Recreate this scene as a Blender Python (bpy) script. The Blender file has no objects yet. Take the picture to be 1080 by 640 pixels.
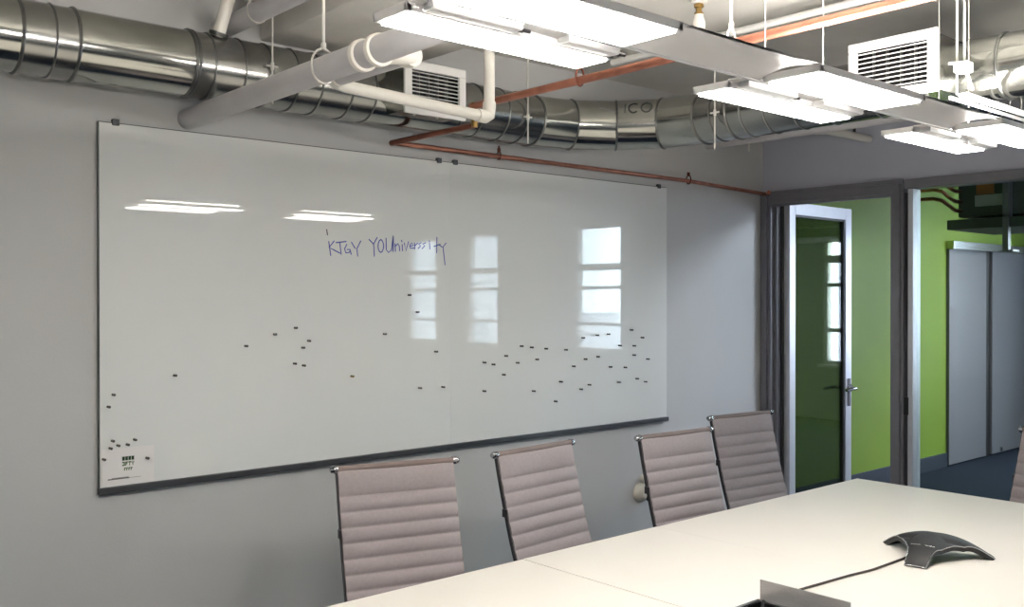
import bpy, bmesh, math
from mathutils import Vector, Matrix
sc = bpy.context.scene
COL = sc.collection
PI = math.pi

# ------------------------------------------------------------------ materials
def lin(c):
    return tuple(((v/255.0)/12.92 if v/255.0 <= 0.04045 else ((v/255.0+0.055)/1.055)**2.4) for v in c) + (1.0,)

def mat(name, rgb, rough=0.5, metal=0.0, var=0.0, vscale=6.0, bump=0.0, bscale=80.0, coat=0.0, spec=0.5,
        emit=None, estr=0.0, stretch=None):
    m = bpy.data.materials.new(name); m.use_nodes = True
    nt = m.node_tree; b = nt.nodes['Principled BSDF']; L = nt.links.new
    b.inputs['Base Color'].default_value = lin(rgb)
    b.inputs['Roughness'].default_value = rough
    b.inputs['Metallic'].default_value = metal
    b.inputs['Specular IOR Level'].default_value = spec
    if coat:
        b.inputs['Coat Weight'].default_value = coat
        b.inputs['Coat Roughness'].default_value = 0.015
    if emit:
        b.inputs['Emission Color'].default_value = lin(emit)
        b.inputs['Emission Strength'].default_value = estr
    if var or bump:
        tc = nt.nodes.new('ShaderNodeTexCoord'); vec = tc.outputs['Object']
        if stretch:
            mp = nt.nodes.new('ShaderNodeMapping'); mp.inputs['Scale'].default_value = stretch
            L(vec, mp.inputs['Vector']); vec = mp.outputs['Vector']
        if var:
            n = nt.nodes.new('ShaderNodeTexNoise'); n.inputs['Scale'].default_value = vscale
            n.inputs['Detail'].default_value = 4.0
            L(vec, n.inputs['Vector'])
            r = nt.nodes.new('ShaderNodeValToRGB')
            c = lin(rgb)
            r.color_ramp.elements[0].position = 0.3; r.color_ramp.elements[1].position = 0.7
            r.color_ramp.elements[0].color = tuple(v*(1-var) for v in c[:3]) + (1,)
            r.color_ramp.elements[1].color = tuple(min(1, v*(1+var)) for v in c[:3]) + (1,)
            L(n.outputs['Fac'], r.inputs['Fac']); L(r.outputs['Color'], b.inputs['Base Color'])
        if bump:
            n2 = nt.nodes.new('ShaderNodeTexNoise'); n2.inputs['Scale'].default_value = bscale
            n2.inputs['Detail'].default_value = 3.0
            L(vec, n2.inputs['Vector'])
            bp = nt.nodes.new('ShaderNodeBump'); bp.inputs['Strength'].default_value = bump
            bp.inputs['Distance'].default_value = 0.01
            L(n2.outputs['Fac'], bp.inputs['Height']); L(bp.outputs['Normal'], b.inputs['Normal'])
    return m

def glass_mat(name, tint, refl=1.0):
    m = bpy.data.materials.new(name); m.use_nodes = True
    nt = m.node_tree; nt.nodes.clear(); L = nt.links.new
    o = nt.nodes.new('ShaderNodeOutputMaterial')
    t = nt.nodes.new('ShaderNodeBsdfTransparent'); t.inputs['Color'].default_value = lin(tint)
    g = nt.nodes.new('ShaderNodeBsdfGlossy'); g.inputs['Roughness'].default_value = 0.0
    f = nt.nodes.new('ShaderNodeFresnel'); f.inputs['IOR'].default_value = 1.45
    k = nt.nodes.new('ShaderNodeMath'); k.operation = 'MULTIPLY'; k.inputs[1].default_value = refl
    mx = nt.nodes.new('ShaderNodeMixShader')
    L(f.outputs[0], k.inputs[0]); L(k.outputs[0], mx.inputs[0]); L(t.outputs[0], mx.inputs[1]); L(g.outputs[0], mx.inputs[2])
    L(mx.outputs[0], o.inputs['Surface'])
    return m

M = {}
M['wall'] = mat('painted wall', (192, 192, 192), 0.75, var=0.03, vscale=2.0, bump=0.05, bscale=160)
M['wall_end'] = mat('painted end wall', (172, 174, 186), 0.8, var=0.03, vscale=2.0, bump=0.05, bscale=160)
M['ceil'] = mat('painted concrete', (205, 202, 196), 0.85, var=0.06, vscale=3.0, bump=0.15, bscale=30)
M['carpet'] = mat('navy carpet', (48, 56, 72), 0.95, var=0.25, vscale=60, bump=0.4, bscale=300, spec=0.1)
M['green'] = mat('green paint', (122, 150, 44), 0.6, var=0.03, vscale=3, spec=0.3)
M['navy'] = mat('navy baseboard', (44, 54, 70), 0.5)
M['frame'] = mat('anodised frame', (120, 120, 126), 0.4, 0.4, var=0.04, vscale=20)
M['frame_light'] = mat('bright aluminium frame', (200, 202, 208), 0.32, 0.35, var=0.03, vscale=20)
M['frame_dark'] = mat('dark gasket', (45, 45, 50), 0.5)
M['glass'] = glass_mat('clear glazing', (240, 245, 242), 0.22)
M['glass_door'] = glass_mat('tinted door glass', (205, 212, 200), 0.6)
M['glass_win'] = glass_mat('window glass', (252, 253, 255), 0.15)
M['board'] = mat('white back-painted glass', (230, 231, 229), 0.5, coat=1.0, var=0.012, vscale=1.5, spec=0.3)
M['board_edge'] = mat('glass edge', (62, 70, 68), 0.3)
M['rail'] = mat('dark aluminium rail', (62, 64, 68), 0.4, 0.5)
M['marker'] = mat('blue marker ink', (66, 80, 166), 0.6)
M['paper'] = mat('paper', (236, 232, 230), 0.8, var=0.01)
M['ink_dark'] = mat('dark green ink', (38, 62, 34), 0.8)
M['ink_mid'] = mat('green ink', (78, 112, 62), 0.8)
M['ink_grey'] = mat('grey ink', (96, 98, 92), 0.8)
M['magnet'] = mat('dark magnet', (84, 80, 76), 0.35, 0.6)
M['magnet_brass'] = mat('brass magnet', (140, 124, 80), 0.35, 0.8)
def galv(name, rgb, rough):
    return mat(name, rgb, rough, 1.0, var=0.09, vscale=9, bump=0.012, bscale=7)
M['galv'] = galv('galvanised steel', (172, 173, 168), 0.15)
M['galv_dull'] = galv('dull galvanised steel', (152, 153, 150), 0.22)
M['galv_bead'] = galv('steel bead', (120, 120, 118), 0.35)
M['galv_ink'] = mat('stamped lettering', (74, 76, 72), 0.6)
M['white_metal'] = mat('white enamel', (232, 230, 228), 0.45)
M['vent_dark'] = mat('dark vent interior', (14, 14, 15), 0.8)
M['pvc'] = mat('white pvc', (226, 222, 214), 0.4, var=0.02)
M['pipe_grey'] = mat('grey painted pipe', (190, 188, 190), 0.5, var=0.05, vscale=8)
M['copper'] = mat('copper', (172, 114, 94), 0.34, 0.85, var=0.22, vscale=14)
M['copper_dark'] = mat('dark copper', (112, 66, 52), 0.4, 0.8, var=0.2, vscale=20)
M['brass'] = mat('brass', (150, 122, 72), 0.35, 0.9)
M['rod'] = mat('white rod', (214, 212, 206), 0.45, 0.2)
M['lamp_body'] = mat('white lamp body', (240, 238, 238), 0.4)
M['lens'] = mat('lit diffuser', (250, 250, 250), 0.5, emit=(255, 251, 244), estr=22.0)
M['tube'] = mat('lit uplight diffuser', (250, 250, 250), 0.5, emit=(255, 250, 242), estr=75.0)
M['table'] = mat('white laminate', (233, 227, 219), 0.35, var=0.008, vscale=4, spec=0.4)
M['table_leg'] = mat('grey table base', (150, 150, 150), 0.5)
M['black'] = mat('black plastic', (22, 23, 26), 0.35, var=0.05, vscale=30)
M['phone'] = mat('speaker mesh', (24, 24, 27), 0.55, bump=0.3, bscale=900)
M['silver'] = mat('silver trim', (200, 202, 204), 0.25, 0.9)
M['lid'] = mat('brushed aluminium lid', (168, 166, 166), 0.4, 0.5, var=0.06, vscale=40, stretch=(1, 1, 12))
M['cord'] = mat('dark cord', (52, 42, 36), 0.6)
M['fabric'] = mat('mauve grey upholstery', (156, 147, 149), 0.8, var=0.05, vscale=90, bump=0.12, bscale=500, spec=0.25)
M['fabric_top'] = mat('taupe leather wrap', (120, 106, 102), 0.6)
M['chrome'] = mat('polished aluminium', (188, 188, 192), 0.12, 1.0)
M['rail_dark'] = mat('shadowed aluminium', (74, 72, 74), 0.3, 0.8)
M['panel'] = mat('grey sliding panel', (128, 127, 136), 0.45, var=0.05, vscale=30, stretch=(40, 1, 1), spec=0.3)
M['hvac'] = mat('dark green grey housing', (62, 74, 62), 0.6, var=0.1, vscale=6)
M['label_orange'] = mat('orange sticker', (176, 112, 60), 0.6)
M['label_white'] = mat('white sticker', (190, 190, 186), 0.6)
M['outlet'] = mat('ivory plastic', (216, 212, 200), 0.5)

def brick():
    m = bpy.data.materials.new('white brick'); m.use_nodes = True
    nt = m.node_tree; b = nt.nodes['Principled BSDF']; L = nt.links.new
    t = nt.nodes.new('ShaderNodeTexCoord'); mp = nt.nodes.new('ShaderNodeMapping')
    mp.inputs['Rotation'].default_value = (PI/2, 0, PI/2)
    br = nt.nodes.new('ShaderNodeTexBrick')
    br.inputs['Color1'].default_value = lin((240, 240, 244)); br.inputs['Color2'].default_value = lin((228, 230, 236))
    br.inputs['Mortar'].default_value = lin((200, 204, 214)); br.inputs['Scale'].default_value = 4.0
    L(t.outputs['Object'], mp.inputs['Vector']); L(mp.outputs['Vector'], br.inputs['Vector'])
    L(br.outputs['Color'], b.inputs['Base Color']); b.inputs['Roughness'].default_value = 0.8
    return m
M['brick'] = brick()

# ------------------------------------------------------------------ mesh helper
class MB:
    def __init__(s):
        s.bm = bmesh.new()
    def box(s, a, b, bev=0.0, rot=None, piv=None):
        lo = [min(a[i], b[i]) for i in range(3)]; hi = [max(a[i], b[i]) for i in range(3)]
        r = bmesh.ops.create_cube(s.bm, size=1.0)
        vs = r['verts']
        for v in vs:
            v.co = Vector([lo[i] + (v.co[i]+0.5)*(hi[i]-lo[i]) for i in range(3)])
        if bev:
            es = list({e for v in vs for e in v.link_edges})
            rr = bmesh.ops.bevel(s.bm, geom=es, offset=bev, segments=2, affect='EDGES', profile=0.5)
            vs = list({v for f in rr['faces'] for v in f.verts})
        if rot:
            p = Vector(piv or [(lo[i]+hi[i])/2 for i in range(3)])
            for v in vs: v.co = p + rot @ (v.co - p)
        return s
    def tube(s, pts, r, n=12, cap=True, closed=False):
        pts = [Vector(p) for p in pts]; N = len(pts)
        rs = r if isinstance(r, (list, tuple)) else [r]*N
        rings = []; prev = None
        for i, p in enumerate(pts):
            if closed: t = (pts[(i+1) % N] - pts[i-1]).normalized()
            elif i == 0: t = (pts[1]-p).normalized()
            elif i == N-1: t = (p-pts[-2]).normalized()
            else: t = ((pts[i+1]-p).normalized() + (p-pts[i-1]).normalized()).normalized()
            if prev is None:
                a = Vector((0, 0, 1)) if abs(t.z) < 0.9 else Vector((1, 0, 0))
                u = (a - t*a.dot(t)).normalized()
            else:
                u = (prev - t*prev.dot(t)).normalized()
            prev = u; w = t.cross(u)
            rings.append([s.bm.verts.new(p + (u*math.cos(2*PI*k/n) + w*math.sin(2*PI*k/n))*rs[i]) for k in range(n)])
        for i in range(N if closed else N-1):
            A = rings[i]; B = rings[(i+1) % N]
            for k in range(n):
                s.bm.faces.new((A[k], A[(k+1) % n], B[(k+1) % n], B[k]))
        if cap and not closed:
            s.bm.faces.new(rings[0][::-1]); s.bm.faces.new(rings[-1])
        return s
    def cyl(s, a, b, r, n=20, r2=None):
        return s.tube([a, b], [r, r if r2 is None else r2], n)
    def ring(s, c, ax, R, r, n=28, m=6, sq=(1, 1)):
        c = Vector(c); ax = Vector(ax).normalized()
        a = Vector((0, 0, 1)) if abs(ax.z) < 0.9 else Vector((1, 0, 0))
        u = (a - ax*a.dot(ax)).normalized(); w = ax.cross(u)
        pts = [c + u*R*math.cos(2*PI*k/n)*sq[0] + w*R*math.sin(2*PI*k/n)*sq[1] for k in range(n)]
        return s.tube(pts, r, m, closed=True)
    def lathe(s, c, ax, prof, n=24):
        c = Vector(c); ax = Vector(ax).normalized()
        return s.tube([c + ax*h for h, r in prof], [max(r, 1e-4) for h, r in prof], n)
    def quadstrip(s, rows):
        vv = [[s.bm.verts.new(p) for p in r] for r in rows]
        for i in range(len(vv)-1):
            for j in range(len(vv[0])-1):
                s.bm.faces.new((vv[i][j], vv[i][j+1], vv[i+1][j+1], vv[i+1][j]))
        return vv
    def prism(s, poly, d):
        d = Vector(d)
        A = [s.bm.verts.new(p) for p in poly]; B = [s.bm.verts.new(Vector(p)+d) for p in poly]
        s.bm.faces.new(A[::-1]); s.bm.faces.new(B)
        n = len(poly)
        for k in range(n): s.bm.faces.new((A[k], A[(k+1) % n], B[(k+1) % n], B[k]))
        return s
    def build(s, name, m, parent=None, angle=35, tagv=None):
        bmesh.ops.recalc_face_normals(s.bm, faces=s.bm.faces)
        me = bpy.data.meshes.new(name)
        if parent is not None:
            inv = world(parent).inverted()
            s.bm.transform(inv)
        s.bm.to_mesh(me); s.bm.free()
        me.materials.append(m)
        if angle:
            me.shade_smooth(); me.set_sharp_from_angle(angle=math.radians(angle))
        o = bpy.data.objects.new(name, me); COL.objects.link(o)
        if angle:
            wn = o.modifiers.new('weighted_normal', 'WEIGHTED_NORMAL'); wn.keep_sharp = True
        if parent is not None: o.parent = parent
        return o

def world(o):
    mtx = Matrix.LocRotScale(o.location, o.rotation_euler, o.scale)
    return world(o.parent) @ mtx if o.parent else mtx

def tag(o, label=None, cat=None, group=None, kind=None):
    if label: o['label'] = label
    if cat: o['category'] = cat
    if group: o['group'] = group
    if kind: o['kind'] = kind
    return o
def thing(name, label, cat, loc=(0, 0, 0), rz=0, group=None):
    o = bpy.data.objects.new(name, None); COL.objects.link(o)
    o.empty_display_size = 0.05
    o.location = loc; o.rotation_euler = (0, 0, rz)
    return tag(o, label, cat, group)
def struct(name, mb, m, label, cat, angle=35):
    return tag(mb.build(name, m, None, angle), label, cat, kind='structure')
def sthing(name, label, cat, loc=(0, 0, 0)):
    return tag(thing(name, label, cat, loc), kind='structure')
def copy_tree(o, parent=None):
    c = o.copy(); COL.objects.link(c); c.parent = parent
    for ch in list(o.children): copy_tree(ch, c)
    return c

# ------------------------------------------------------------------ camera
cam = bpy.data.cameras.new('camera'); co = bpy.data.objects.new('camera', cam); COL.objects.link(co)
yaw, pitch, roll = [math.radians(v) for v in (48.5788, -0.306, -0.0303)]
f = Vector((math.cos(yaw)*math.cos(pitch), math.sin(yaw)*math.cos(pitch), math.sin(pitch)))
r = Vector((math.sin(yaw), -math.cos(yaw), 0)); u = r.cross(f)
r2 = r*math.cos(roll) + u*math.sin(roll); u2 = u*math.cos(roll) - r*math.sin(roll)
mw = Matrix((r2, u2, -f)).transposed().to_4x4(); mw.translation = (0, 0, 1.55)
co.matrix_world = mw
cam.sensor_fit = 'HORIZONTAL'; cam.sensor_width = 36.0; cam.lens = 36.0*1016.26/1080.0
cam.clip_start = 0.02; cam.clip_end = 200
sc.camera = co

# ------------------------------------------------------------------ room shell
XE, YW, ZC = 4.88, 3.29, 2.64
XF = 11.2            # far window wall of the open office
XL, YB = -2.2, -2.4
struct('wall_left', MB().box((XL, YW, 0), (XE+0.06, YW+0.12, ZC)), M['wall'],
       'light grey painted wall behind the glass whiteboard', 'wall')
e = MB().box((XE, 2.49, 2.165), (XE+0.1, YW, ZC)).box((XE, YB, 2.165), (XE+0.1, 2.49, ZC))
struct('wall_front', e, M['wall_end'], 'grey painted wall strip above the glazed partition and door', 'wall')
struct('wall_right', MB().box((XL, YB-0.12, 0), (XE+0.1, YB, ZC)), M['wall'], 'painted wall behind the camera', 'wall')
struct('wall_back', MB().box((XL-0.12, YB-0.12, 0), (XL, YW+0.12, ZC)), M['wall'], 'painted wall at the near end of the room', 'wall')
struct('floor', MB().box((XL-0.12, -10.2, -0.1), (XF+0.2, 4.3, 0)), M['carpet'], 'dark navy carpet floor', 'floor')
cl = MB().box((XL-0.12, YB-0.12, ZC), (XE+0.1, YW+0.12, ZC+0.15))
cl.box((1.66, YB, 2.5), (2.3, YW, ZC+0.01), 0.01)
cl.box((4.25, YB, 2.52), (XE, YW, ZC+0.01), 0.01)
struct('ceiling', cl, M['ceil'], 'painted concrete ceiling with dropped beams above the ductwork', 'ceiling')
struct('baseboard_left', MB().box((XL, YW-0.012, 0), (XE, YW, 0.1)), M['navy'], 'dark baseboard under the whiteboard wall', 'baseboard')
# corridor and open office beyond the glass
struct('wall_corridor', MB().box((XE+0.06, 4.0, 0), (8.85, 4.15, 3.0)), M['green'], 'bright green wall of the corridor beyond the glass', 'wall')
struct('wall_corridor', MB().box((8.85, 4.0, 2.06), (XF+0.2, 4.15, 3.0)), M['green'], 'green wall strip above the grey sliding panels', 'wall')
struct('wall_recess', MB().box((XE-0.04, YW+0.12, 0), (XE+0.06, 4.15, 3.0)), M['green'], 'short green wall return behind the door', 'wall')
struct('ceiling', MB().box((XE+0.1, -10.2, 3.0), (XF+0.2, 4.15, 3.1)), M['hvac'], 'office ceiling beyond the glass partition', 'ceiling')
struct('wall_office', MB().box((XE, -10.2, 0), (XE+0.1, YB-0.12, 3.0)), M['wall'], 'office wall beyond the meeting room', 'wall')
struct('wall_office', MB().box((XE, -10.3, 0), (XF+0.2, -10.2, 3.0)), M['wall'], 'far end wall of the open office', 'wall')
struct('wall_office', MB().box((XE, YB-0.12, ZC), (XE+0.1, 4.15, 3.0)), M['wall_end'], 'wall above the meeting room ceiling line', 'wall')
struct('baseboard_corridor', MB().box((XE+0.06, 3.985, 0), (8.85, 4.0, 0.13), 0.003), M['navy'],
       'navy blue baseboard along the green corridor wall', 'baseboard')
# far window wall, reflected in the whiteboard
wins = [(-9.3, -8.35), (-7.4, -6.5), (-4.6, -3.55), (-3.05, -2.05), (-0.3, 0.7), (1.6, 2.5)]
SZ, TZ = 0.7, 2.72
fw = MB().box((XF, -10.2, 0), (XF+0.2, 4.15, SZ)).box((XF, -10.2, TZ), (XF+0.2, 4.15, 3.0))
ys = [-10.2] + [v for w in wins for v in w] + [4.15]
for k in range(0, len(ys), 2): fw.box((XF, ys[k], SZ), (XF+0.2, ys[k+1], TZ))
struct('wall_window', fw, M['wall'], 'office wall with tall windows seen mirrored in the whiteboard', 'wall')
for k, (y0, y1) in enumerate(wins):
    w = sthing('window_%d' % (k+1), 'tall office window with white frame, mirrored in the whiteboard', 'window', (XF, (y0+y1)/2, SZ))
    fr = MB()
    fr.box((XF+0.02, y0, SZ), (XF+0.1, y0+0.05, TZ)).box((XF+0.02, y1-0.05, SZ), (XF+0.1, y1, TZ))
    fr.box((XF+0.02, y0, SZ), (XF+0.1, y1, SZ+0.05)).box((XF+0.02, y0, TZ-0.05), (XF+0.1, y1, TZ))
    for z in (1.14, 1.72, 2.05): fr.box((XF+0.03, y0, z-0.025 if z != 2.05 else z-0.05), (XF+0.09, y1, z+0.025 if z != 2.05 else z+0.05))
    fr.build('window_frame', M['lamp_body'], w)
    MB().box((XF+0.05, y0+0.05, SZ+0.05), (XF+0.056, y1-0.05, TZ-0.05)).build('pane', M['glass_win'], w)
    MB().box((XF-0.08, y0-0.05, SZ-0.03), (XF+0.02, y1+0.05, SZ)).build('window_sill', M['lamp_body'], w)
fb = MB().box((17.0, -24, -3), (17.5, -10.6, 9)).box((17.5, -10.6, -3), (18, 8.0, 1.2)).box((22, -8.0, -3), (22.5, 8.0, 2.6))
tag(fb.build('neighbouring_building', M['brick']), 'white brick building outside the office windows', 'building')

# ------------------------------------------------------------------ glazed partition and door
FX0, FX1 = XE-0.02, XE+0.08
t = MB().box((FX0, 2.42, 2.10), (FX1, YW, 2.168), 0.004).box((FX0-0.012, 2.42, 2.15), (FX0, YW, 2.172), 0.002)
t.box((FX0+0.004, 2.49, 2.085), (FX0+0.03, 3.225, 2.10))
struct('trim_1', t, M['frame'], 'grey aluminium header over the open door', 'trim')
struct('trim_2', MB().box((FX0, 3.222, 0), (FX1, YW, 2.10), 0.004).box((FX0-0.012, 3.245, 0), (FX0, YW-0.002, 2.15), 0.002)
       .box((FX0+0.03, 3.2, 0), (FX0+0.07, 3.222, 2.1)), M['frame'], 'grey aluminium door jamb beside the wall', 'trim')
p = sthing('trim_3', 'grey aluminium post between the door and the glass panel', 'trim', (XE, 2.45, 0))
MB().box((FX0, 2.42, 0), (FX1, 2.492, 2.10), 0.004).box((FX0-0.012, 2.435, 0), (FX0, 2.465, 2.15), 0.003).build('post', M['frame'], p)
MB().box((FX0+0.02, 2.40, 0), (FX1-0.01, 2.42, 2.1)).build('gasket', M['frame_dark'], p)
MB().box((FX0+0.005, 2.394, 0.94), (FX0+0.03, 2.421, 1.035), 0.003).build('strike_plate', M['black'], p)
g = sthing('window_7', 'large clear glass panel of the partition beside the door', 'window', (XE, 1.0, 0))
MB().box((FX0, YB, 2.118), (FX1, 2.42, 2.168), 0.004).build('header', M['frame'], g)
MB().box((FX0+0.006, 2.372, 0.02), (FX1-0.01, 2.40, 2.118), 0.003).build('frame_edge', M['frame_light'], g)
MB().box((FX0, YB, 0), (FX1, 2.40, 0.08), 0.004).build('bottom_rail', M['frame'], g)
for y in (0.9, -0.6, -2.0):
    MB().box((FX0, y-0.025, 0.08), (FX1, y+0.025, 2.118), 0.004).build('mullion', M['frame'], g)
for a, b in ((0.925, 2.372), (-0.575, 0.875), (-1.975, -0.625)):
    MB().box((XE+0.025, a, 0.08), (XE+0.033, b, 2.118)).build('pane', M['glass'], g, 0)

DX0, DX1, DY0, DY1, DZ = 4.945, 5.645, 3.15, 3.19, 2.112
struct('trim_6', MB().box((4.925, 3.188, 0), (4.944, 3.2215, 2.1)), M['frame_dark'], 'dark rubber seal on the hinge side of the door', 'trim')
d = sthing('door_1', 'open glass door with silver aluminium frame swung into the corridor', 'door', (DX0, DY1, 0))
b = MB().box((DX0, DY0, 0.01), (DX0+0.062, DY1, DZ), 0.003).box((DX1-0.07, DY0, 0.01), (DX1, DY1, DZ), 0.003)
b.box((DX0+0.062, DY0, DZ-0.07), (DX1-0.07, DY1, DZ), 0.003).box((DX0+0.062, DY0, 0.01), (DX1-0.07, DY1, 0.14), 0.003)
b.build('door_frame', M['frame_light'], d)
MB().box((DX0+0.062, DY0+0.016, 0.14), (DX1-0.07, DY0+0.024, DZ-0.07)).build('pane', M['glass_door'], d, 0)
gk = MB()
for a, bb in (((DX0+0.062, 0.14), (DX0+0.07, DZ-0.07)), ((DX1-0.086, 0.14), (DX1-0.07, DZ-0.07)), ((DX0+0.07, DZ-0.082), (DX1-0.086, DZ-0.07))):
    gk.box((a[0], DY0+0.006, a[1]), (bb[0], DY0+0.034, bb[1]))
gk.build('gasket', M['frame_dark'], d)
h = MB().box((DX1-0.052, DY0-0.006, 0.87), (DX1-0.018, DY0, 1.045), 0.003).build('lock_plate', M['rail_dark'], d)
hx = DX1-0.035
for sgn, y0 in ((-1, DY0), (1, DY1)):
    lv = MB().tube([(hx, y0, 0.985), (hx, y0+sgn*0.045, 0.985), (hx-0.012, y0+sgn*0.055, 0.985), (hx-0.06, y0+sgn*0.057, 0.985), (hx-0.12, y0+sgn*0.052, 0.98)], 0.0095, 12)
    lv.cyl((hx, y0, 0.985), (hx, y0+sgn*0.012, 0.985), 0.025)
    lv.build('door_handle', M['chrome'], d)

# sliding panels and overhead rail in the corridor
sp = thing('sliding_panel', 'tall grey sliding panel nearest the green wall, seen through the glass', 'panel', (9.26, 3.99, 0), group='grey sliding panels in the corridor')
MB().box((8.86, 3.975, 0.015), (9.66, 4.01, 2.0), 0.003).build('panel_face', M['panel'], sp)
sp2 = thing('sliding_panel', 'grey sliding panel right of the dark gap, partly behind the chair at the frame edge', 'panel', (10.4, 3.99, 0), group='grey sliding panels in the corridor')
MB().box((9.8, 3.975, 0.015), (XF-0.02, 4.01, 2.0), 0.003).build('panel_face', M['panel'], sp2)
MB().cyl((9.98, 3.96, 0.03), (9.98, 3.96, 0.07), 0.012).build('floor_stop', M['silver'], sp2)
struct('trim_4', MB().box((9.66, 4.0, 0), (9.8, 4.02, 2.0)), M['frame_dark'], 'dark vertical gap strip between the grey sliding panels', 'trim')
struct('wall_panel_backing', MB().box((8.85, 4.02, 0), (XF+0.2, 4.15, 2.06)), M['navy'], 'dark wall behind the sliding panels', 'wall')
struct('trim_5', MB().box((8.85, 3.93, 2.0), (XF, 4.02, 2.075), 0.004), M['silver'], 'silver track rail above the grey sliding panels', 'trim')
hv = thing('air_handling_unit', 'dark green grey ceiling air handling unit in the corridor behind the glass', 'air conditioner', (7.8, 2.2, 2.09))
MB().box((7.5, 1.2, 2.17), (8.3, 3.3, 2.78), 0.01).build('housing', M['hvac'], hv)
MB().box((7.44, 1.2, 2.075), (8.3, 3.36, 2.15), 0.006).build('drain_pan', M['hvac'], hv)
MB().box((7.494, 3.03, 2.335), (7.5, 3.16, 2.41)).build('sticker', M['label_orange'], hv)
MB().box((7.492, 2.95, 2.245), (7.5, 3.17, 2.33)).build('sticker', M['label_white'], hv)
MB().box((7.42, 2.9, 1.9), (7.47, 2.94, 2.17)).box((7.38, 2.85, 1.89), (7.5, 2.95, 1.905)).box((7.42, 2.9, 2.15), (7.5, 2.94, 3.0)).build('support_strut', M['frame'], hv)
for n_, z_, zz in (('highest', 2.46, 0), ('middle', 2.38, 1), ('lowest', 2.31, 2)):
    cp = MB().tube([(7.3, 3.62, z_), (7.3, 3.4, z_), (7.3, 3.33, z_-0.02), (7.3+0.03*zz, 3.3, z_-0.06), (7.42, 3.29, z_-0.09), (7.499, 3.28, z_-0.09)], 0.014, 10)
    tag(cp.build('refrigerant_line', M['copper']), 'copper line running to the corridor air handler, %s of three' % n_, 'pipe', 'copper lines at the corridor air handler')
MAG= [(1.594, 1.377), (1.709, 1.417), (1.795, 1.439), (1.851, 1.388), (1.826, 1.363), (1.791, 1.304), (1.829, 1.295), (1.33, 1.284), (1.122, 1.231), (1.106, 1.192), (1.119, 1.078), (1.137, 1.061), (1.168, 1.061), (1.192, 1.075), (1.112, 1.054), (1.09, 1.02), (1.233, 1.009), (2.319, 1.564), (2.36, 1.493), (2.197, 1.406), (2.456, 1.325), (2.043, 1.243), (2.372, 1.176), (2.493, 1.173), (2.722, 1.267), (2.774, 1.256), (2.849, 1.291), (2.943, 1.332), (3.006, 1.324), (3.097, 1.315), (3.039, 1.267), (2.918, 1.257), (2.835, 1.207), (2.721, 1.141), (3.018, 1.122), (3.227, 1.305), (3.194, 1.155), (3.158, 1.064), (3.279, 1.224), (3.36, 1.255), (3.448, 1.263), (3.344, 1.359), (3.443, 1.369), (3.523, 1.372), (3.608, 1.313), (3.694, 1.389), (3.778, 1.348), (3.715, 1.308), (3.715, 1.261), (3.821, 1.236), (3.538, 1.209), (3.647, 1.201), (3.387, 1.129), (3.329, 1.111), (3.601, 1.129), (3.737, 1.139), (3.802, 1.12)]
HAND= [[(1.943, 1.77), (1.947, 1.745), (1.951, 1.718)], [(1.966, 1.773), (1.944, 1.748), (1.966, 1.739), (1.991, 1.728)], [(1.976, 1.768), (2.02, 1.774)], [(1.992, 1.77), (1.998, 1.724)], [(2.023, 1.762), (2.014, 1.745), (2.02, 1.729), (2.036, 1.732), (2.039, 1.743), (2.027, 1.743)], [(2.038, 1.743), (2.044, 1.725)], [(2.046, 1.771), (2.062, 1.749)], [(2.088, 1.778), (2.07, 1.747), (2.074, 1.719)], [(2.128, 1.786), (2.148, 1.769)], [(2.165, 1.795), (2.149, 1.769), (2.152, 1.721)], [(2.184, 1.788), (2.19, 1.784), (2.195, 1.775), (2.197, 1.762), (2.195, 1.75), (2.19, 1.74), (2.183, 1.736), (2.177, 1.74), (2.172, 1.749), (2.17, 1.761), (2.172, 1.774), (2.177, 1.784), (2.184, 1.788)], [(2.209, 1.794), (2.21, 1.749), (2.22, 1.737), (2.235, 1.747), (2.244, 1.804)], [(2.244, 1.804), (2.243, 1.743)], [(2.253, 1.773), (2.255, 1.744)], [(2.255, 1.764), (2.267, 1.775), (2.274, 1.765), (2.276, 1.746)], [(2.288, 1.771), (2.29, 1.747)], [(2.285, 1.789), (2.287, 1.784)], [(2.299, 1.778), (2.307, 1.746), (2.32, 1.784)], [(2.327, 1.766), (2.343, 1.77), (2.338, 1.78), (2.327, 1.773), (2.329, 1.758), (2.346, 1.759)], [(2.35, 1.78), (2.352, 1.756)], [(2.352, 1.77), (2.366, 1.78)], [(2.384, 1.783), (2.372, 1.777), (2.382, 1.769), (2.37, 1.759)], [(2.406, 1.783), (2.393, 1.778), (2.403, 1.77), (2.39, 1.759)], [(2.428, 1.781), (2.43, 1.759)], [(2.427, 1.792), (2.428, 1.789)], [(2.467, 1.808), (2.465, 1.744)], [(2.452, 1.77), (2.484, 1.78)], [(2.478, 1.778), (2.494, 1.769)], [(2.515, 1.786), (2.499, 1.769), (2.51, 1.694)], [(1.934, 1.816), (1.937, 1.797)]]

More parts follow.
